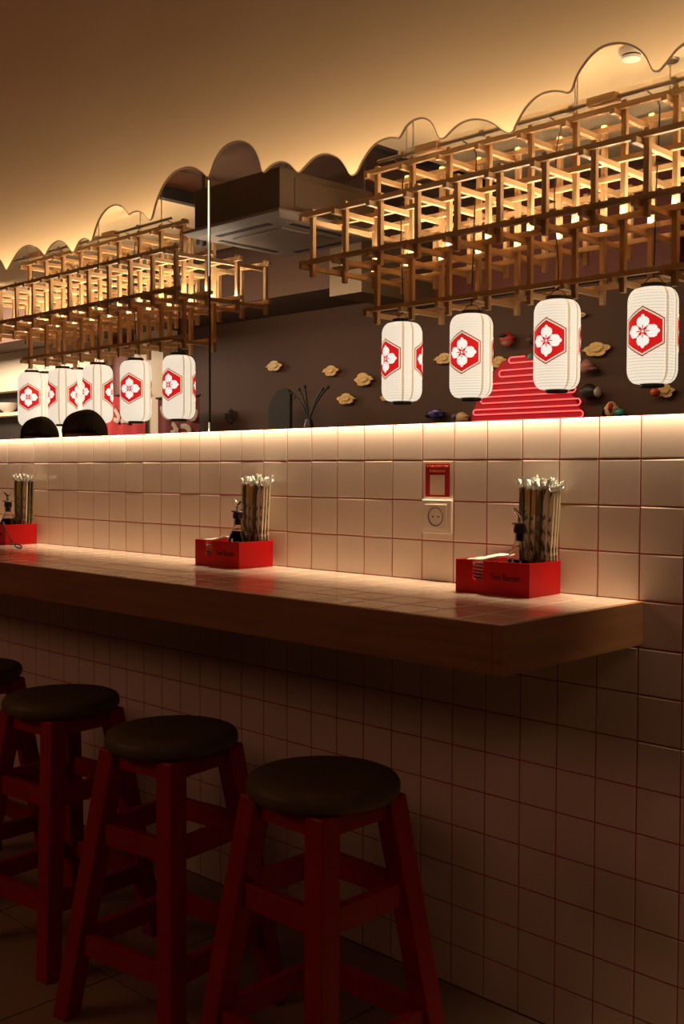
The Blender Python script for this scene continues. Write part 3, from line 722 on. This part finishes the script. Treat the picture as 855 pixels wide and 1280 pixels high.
# small figures and masks round the mountain
def orn(px, py, w_, h_, col, label, extra=(), cat='wall ornament', lum=None):
    c = fp(px, py, FY-.06); k = (fp(px+.5, py, FY-.06)-fp(px-.5, py, FY-.06)).x; kz = (fp(px, py-.5, FY-.06)-fp(px, py+.5, FY-.06)).z
    t = empty('wall_ornament', (c.x, FY, c.z), label=label, cat=cat, group='small ornaments round the neon mountain')
    def blob(nm_, dx, dz, ww, hh_, col_, yy=-.06):
        m_ = mat('ornament_paint', col_, .45, .2, tuple(min(1, v*1.25) for v in col_[:3])+(1,), ns=9, bump=.05)
        mb_ = MB(); a_, b_ = ww*k/2, hh_*kz/2
        prof_ = []
        mb_.ball((0, 0, 0), (a_, .045, b_), 24, 14)
        mb_.v = [(x*(1+.13*math.sin(7*z/b_*1.1+dx)), y, z*(1+.08*math.cos(4*x/a_))) for x, y, z in mb_.v]
        mb_.build(nm_, m_, t, loc=(dx*k, yy, -dz*kz), smooth=True)
    blob('figure_body', 0, 0, w_, h_, col)
    for e in extra: blob(*e)
    MB().tube([(0, -.05, 0), (0, -.0005, 0)], .012, 8).build('wall_peg', M['darkmatt'], t)
orn(634, 424, 18, 17, (.35, .03, .02, 1), 'small red mask with pale muzzle above the mountain between two lanterns', [('muzzle', 2, 6, 10, 7, (.45, .2, .15, 1), -.09), ('eye_band', -2, -4, 10, 5, (.04, .02, .02, 1), -.095)])
orn(664, 425, 10, 10, (.10, .05, .04, 1), 'small dark mask edge peeping out left of a lantern above the mountain')
orn(664, 446, 5, 7, (.10, .45, .40, 1), 'tiny teal bead at the summit of the neon mountain beside a lantern')
orn(733, 458, 16, 17, (.36, .16, .13, 1), 'dusky pink rounded mask below the large gold cloud', [('tail', 9, 4, 12, 6, (.22, .09, .07, 1))])
orn(736, 490, 24, 20, (.02, .012, .012, 1), 'black rounded mask with pale cheek beside the mountain', [('cheek', 13, 1, 7, 12, (.5, .42, .35, 1), -.08)])
orn(764, 512, 17, 19, (.70, .42, .26, 1), 'cream and red figurine above the tile edge past the mountain', [('red_stripe', 3, -2, 4, 12, (.6, .1, .05, 1), -.1), ('teal_bowl', 11, 4, 11, 9, (.06, .42, .34, 1)), ('dark_back', -8, 2, 5, 14, (.03, .015, .012, 1))])
orn(577, 522, 17, 13, (.58, .38, .20, 1), 'cream and gold figurine at the left foot of the mountain', [('purple_side', -6, -1, 6, 8, (.16, .10, .22, 1), -.08)])
orn(545, 517, 21, 12, (.06, .04, .22, 1), 'glossy purple figurine below two lanterns near the tile edge', [('pale_spot', 4, -2, 6, 4, (.4, .36, .6, 1), -.1), ('dark_side', -9, 1, 9, 8, (.02, .015, .03, 1))])
orn(819, 490, 10, 11, (.75, .12, .04, 1), 'bright orange knob under the lantern nearest the counter end')
# dark calligraphy sign on the wall
c = fp(288, 520, FY-.01)
cs = empty('calligraphy_sign', (c.x, FY, c.z), label='small black calligraphy character mounted on the brown wall by the joint', cat='wall sign')
mb = MB()
for st in ([(-.09, .03), (-.075, .0), (-.09, -.03)], [(-.05, .035), (-.055, -.01), (-.035, -.045)], [(0, .07), (.035, .05), (.03, .0), (.0, -.03), (-.015, .0), (.01, .02), (.045, -.0), (.05, -.05), (.015, -.08), (-.03, -.06)], [(.08, .045), (.095, .0), (.08, -.045)], [(-.02, .06), (-.01, .03)]):
    mb.tube([(x, -.01, z) for x, z in st], .008, 8)
mb.build('brush_strokes', M['darkmatt'], cs, smooth=True)
# black screen and branching stems standing on a ledge behind the tiles
lz = 1.60
lg0, lg1 = fp(300, 530, 4.9), fp(430, 530, 4.9)
sh = empty('wall_shelf', ((lg0.x+lg1.x)/2, FY, lz), label='dark shelf on the brown wall under the black stems', cat='shelf')
hw_ = (lg1.x-lg0.x)/2
MB().box((-hw_, -.5, -.04), (hw_, -.0005, 0)).build('shelf_board', M['darkmatt'], sh, bevel=.004)
for s in (-.8, .8): MB().box((hw_*s-.015, -.45, -.2), (hw_*s+.015, -.0005, -.04)).build('bracket', M['darkmatt'], sh)
def fq(px, py): return fp(px, py, 4.9)
o0 = fq(350, 520); out = [(337, 540), (336.5, 520), (337.5, 507), (342, 496), (349, 488), (356, 485), (362, 487), (364, 492), (364, 540)]
t = empty('leaning_board', (o0.x, 4.9, lz), label='black rounded board standing on the shelf beside the black stems', cat='board')
pl = [(fq(*q).x-o0.x, max(fq(*q).z-lz, .001)) for q in out]
MB().prism(pl, -.02, .02).build('board_face', M['darkmatt'], t, bevel=.006)
o0 = fq(386, 520)
t = empty('stem_vase', (o0.x, 4.9, lz), label='black vase with curved bud-tipped stems in front of the brown wall', cat='vase')
vz = fq(386, 524).z-lz
MB().lathe([(.035, 0), (.06, vz*.35), (.045, vz*.8), (.03, vz)], n=24).build('vase_body', M['black'], t, smooth=True)
for tipx, tipy, mx_, my_ in ((365, 492, 381, 505), (374, 487, 383, 505), (381, 483, 384, 505), (404, 486, 390, 503), (410, 484, 392, 503), (369, 497, 382, 510)):
    a, m_, b = Vector((0, 0, vz*.9)), fq(mx_, my_)-Vector((o0.x, 4.9, lz)), fq(tipx, tipy)-Vector((o0.x, 4.9, lz))
    pp = [(1-q)**2*a+2*q*(1-q)*m_+q*q*b for q in [i/10 for i in range(11)]]
    s_ = MB().tube(pp, .009, 8).build('stem', M['black'], t, smooth=True)
    MB().ball(pp[-1], .017, 12, 8).build('bud', M['black'], s_, smooth=True)
# two cloth banners with pale brush lettering
def banner(pxa, pxb, pyt, y, m_, label, strokes):
    a, b = fp(pxa, 520, y), fp(pxb, 520, y); zt_ = fp((pxa+pxb)/2, pyt, y).z; zb2 = 1.25
    t = empty('cloth_banner', ((a.x+b.x)/2, y, zb2), label=label, cat='banner', group='red cloth banners')
    w2 = (b.x-a.x)/2; n = 16; vs = []; fs = []
    for k in range(2):
        for i in range(n+1):
            x = -w2+2*w2*i/n
            for z in (0, zt_-zb2): vs.append((x, .012*math.sin(i*1.3)+k*.003, z))
    N = 2*(n+1)
    for i in range(n): fs += [(2*i, 2*i+2, 2*i+3, 2*i+1), (N+2*i+1, N+2*i+3, N+2*i+2, N+2*i), (2*i+1, 2*i+3, N+2*i+3, N+2*i+1), (2*i+2, 2*i, N+2*i, N+2*i+2)]
    fs += [(0, 1, N+1, N), (2*n, N+2*n, N+2*n+1, 2*n+1)]
    MB().add(vs, fs).build('cloth', m_, t, smooth=True)
    MB().tube([(-w2-.03, 0, zt_-zb2+.01), (w2+.03, 0, zt_-zb2+.01)], .012, 10).build('hanging_pole', M['darkmatt'], t, smooth=True)
    mb_ = MB()
    for st in strokes:
        q = [fp(x, yy, y-.018)-Vector(t.location) for x, yy in st]; sm_ = []
        for i in range(len(q)-1):
            A, B, C_, D = q[max(i-1, 0)], q[i], q[i+1], q[min(i+2, len(q)-1)]
            for tt in (0, .33, .67): sm_.append(.5*((2*B)+(-A+C_)*tt+(2*A-5*B+4*C_-D)*tt*tt+(-A+3*B-3*C_+D)*tt**3))
        sm_.append(q[-1]); mb_.tube(sm_, [.022+.012*math.sin(PI*i/(len(sm_)-1)) for i in range(len(sm_))], 8)
        n_ = len(sm_)*8
    mb_.v = [(x, -.018+(yv+.018)*.15, z) for x, yv, z in mb_.v]
    mb_.build('lettering', M['bannerwhite'], t, smooth=True)
banner(129, 180.5, 494, 4.95, M['banner'], 'bright red cloth banner hanging behind the lanterns and heads', [[(143, 512), (148, 520), (147, 526), (142, 524)], [(151, 527), (156, 525), (161, 527)], [(136, 510), (140, 516)]])
banner(197.5, 248, 497, 4.9, M['bannerdark'], 'dark red cloth banner with pale brush strokes beside the joint', [[(201, 508), (205, 518), (212, 523)], [(246, 512), (243, 522), (237, 523)], [(215, 529), (219, 534), (218, 540), (213, 541)], [(218, 537), (223, 538)], [(226, 533), (232, 533), (237, 538), (235, 543), (230, 548)]])
# bowl on the hatch shelf
p = at(10, 513, 1, 5.08)
bs = empty('hatch_shelf', ((hx0+hx1)/2, 5.1, at(10, 516, 1, 5.08).z), label='pale shelf board across the dark kitchen hatch', cat='shelf')
MB().box(((hx0-hx1)/2+.001, -.09, -.05), ((hx1-hx0)/2-.001, .06, 0)).build('shelf_board', M['cream'], bs, bevel=.004)
bw = empty('white_bowl', (p.x, 5.08, bs.location.z+.001), label='white bowl standing on the shelf of the kitchen hatch', cat='bowl')
MB().lathe([(.05, 0), (.06, .01), (.11, .05), (.145, .13), (.14, .132), (.10, .05), (.001, .015)], n=32, cap=False).build('bowl_wall', M['white'], bw, smooth=True)
MB().lathe([(.055, 0), (.05, .012)], n=24).build('foot_ring', M['white'], bw, smooth=True)

# ------------------------------------------------------------------ two reflected guests, built behind the tiled wall
def guest(x, y, top, rz, label, hs):
    t = empty('person', (x, y, 0), rz, label=label, cat='person', group='guests with dark hair')
    z0_ = top-.235*hs
    J = {'pelvis': ((0, 0, .70), .13), 'waist': ((0, .01, .92), .12), 'chest': ((0, .02, z0_-.30), .145), 'neckb': ((0, .01, z0_-.10), .075), 'neck': ((0, -.005, z0_-.015), .055), 'jaw': ((0, -.03, z0_+.035), .062), 'head': ((0, -.005, z0_+.12), .088), 'crown': ((0, .005, z0_+.18), .066),
         'nose': ((0, -.105, z0_+.075), .014),
         'shL': ((.17, .02, z0_-.17), .062), 'elL': ((.23, -.04, z0_-.43), .045), 'wrL': ((.15, -.24, z0_-.44), .03), 'haL': ((.12, -.31, z0_-.43), .028),
         'shR': ((-.17, .02, z0_-.17), .062), 'elR': ((-.23, -.04, z0_-.43), .045), 'wrR': ((-.15, -.24, z0_-.44), .03), 'haR': ((-.12, -.31, z0_-.43), .028),
         'hiL': ((.1, -.02, .67), .085), 'knL': ((.13, -.36, .56), .06), 'anL': ((.12, -.26, .09), .042), 'toL': ((.12, -.38, .035), .035),
         'hiR': ((-.1, -.02, .67), .085), 'knR': ((-.13, -.36, .56), .06), 'anR': ((-.12, -.26, .09), .042), 'toR': ((-.12, -.38, .035), .035)}
    E_ = ['pelvis-waist', 'waist-chest', 'chest-neckb', 'neckb-neck', 'neck-jaw', 'jaw-head', 'head-crown', 'jaw-nose', 'neckb-shL', 'shL-elL', 'elL-wrL', 'wrL-haL', 'neckb-shR', 'shR-elR', 'elR-wrR', 'wrR-haR', 'pelvis-hiL', 'hiL-knL', 'knL-anL', 'anL-toL', 'pelvis-hiR', 'hiR-knR', 'knR-anR', 'anR-toR']
    ks = list(J); me = bpy.data.meshes.new('body'); me.from_pydata([J[k][0] for k in ks], [tuple(ks.index(a) for a in e.split('-')) for e in E_], [])
    o = bpy.data.objects.new('body', me); COL.objects.link(o); o.parent = t; me.materials.append(M['skin'])
    md = o.modifiers.new('skin', 'SKIN'); md.use_smooth_shade = True
    for i, k in enumerate(ks): me.skin_vertices[0].data[i].radius = (J[k][1]*hs, J[k][1]*hs)
    me.skin_vertices[0].data[0].use_root = True
    o.modifiers.new('sub', 'SUBSURF').levels = 2; o.modifiers['sub'].render_levels = 2
    # hair: a cap over crown and back of the head with a slightly uneven surface
    mb_ = MB(); mb_.ball((0, .008, z0_+.135), (.096*hs, .112*hs, .105*hs), 40, 26); r_ = random.Random(int(top*1000))
    keep = []
    hv = []
    for vx, vy, vz_ in mb_.v:
        n_ = .0018*math.sin(66*vx+3*vy)+.0015*math.sin(60*vy+11*vz_)
        d_ = Vector((vx, vy, vz_-z0_-.135)); d_ = d_*(1+n_/.1); hv.append((d_.x, d_.y, d_.z+z0_+.135))
    fr = []
    for f in mb_.f:
        c_ = sum((Vector(hv[i]) for i in f), Vector())/len(f)
        lim = z0_+.135+(.0 if c_.y < -.05 else (-.04 if c_.y < .02 else -.09))
        if c_.z > lim: fr.append(f)
    m2 = MB(); m2.v = hv; m2.f = fr; m2.m = [0]*len(fr)
    h = m2.build('hair', M['hair'], t, smooth=True); sol = h.modifiers.new('solid', 'SOLIDIFY'); sol.thickness = .006; sol.offset = -1
    # shirt sleeves and body
    mb_ = MB(); prof_ = [(.17, .70), (.165, .90), (.185, z0_-.32), (.17, z0_-.2), (.10, z0_-.11), (.07, z0_-.07)]
    mb_.lathe(prof_, n=32, cap=False); mb_.v = [(vx*1.08, vy*.82, vz_) for vx, vy, vz_ in mb_.v]
    mb_.build('shirt', M['shirt'], t, smooth=True)
p1 = at(105, 514, 1, .62); p2 = at(49, 523, 1, .72)
guest(p1.x, .62, p1.z+.012, math.radians(25), 'dark-haired person seen only from brow to crown, nearer the joint', 1.06)
guest(p2.x, .72, p2.z+.004, math.radians(35), 'dark-haired person with flatter crown, nearer the kitchen hatch', .98)

# ------------------------------------------------------------------ light
def area(name, loc, rot, sx, sy, col, power, spread=180):
    l = bpy.data.lights.new(name, 'AREA'); l.shape = 'RECTANGLE'; l.size = sx; l.size_y = sy; l.color = col; l.energy = power; l.spread = math.radians(spread)
    o = bpy.data.objects.new(name, l); COL.objects.link(o); o.location = loc; o.rotation_euler = rot; return o
WARM = (1, .74, .44)
# tape light that washes down the tiles
area('tile_wash_light', (-1.7, -.0042, ZT+.014), (math.radians(-6), 0, 0), 6.2, .003, (1, .72, .46), 12, 62)
# tape light that washes up the plaster above the scallops
area('plaster_wash_light', (-1.7, -.062, 2.055), (PI+math.radians(-6), 0, 0), 6.4, .02, WARM, 26, 150)
# unseen fill lamps added behind the photographer for a dim reddish light
area('room_fill', (-3.2, -4.2, 2.9), (math.radians(35), 0, 0), 2.5, .8, (1, .42, .25), 19)
area('room_fill', (2.5, -3.2, 2.9), (math.radians(35), 0, math.radians(40)), 1.5, .8, (1, .45, .28), 6)
# unseen lamp added to brighten the gold clouds on the back wall
area('back_wall_fill', (-4.6, 3.7, 2.86), (math.radians(52), 0, 0), 5.0, .15, (1, .76, .46), 25)
# kitchen lamp, far left beyond the opening
area('kitchen_lamp', (-11, 3.4, 3.3), (math.radians(25), 0, 0), 2.5, .8, (1, .80, .6), 260)
w = bpy.data.worlds.new('world'); sc.world = w; w.use_nodes = True
w.node_tree.nodes['Background'].inputs[0].default_value = (1, .55, .32, 1); w.node_tree.nodes['Background'].inputs[1].default_value = .012
vs_ = sc.view_settings; vs_.view_transform = 'Standard'; vs_.look = 'None'; vs_.gamma = 1; vs_.exposure = 0; vs_.use_curve_mapping = False
sc.cycles.max_bounces = 8
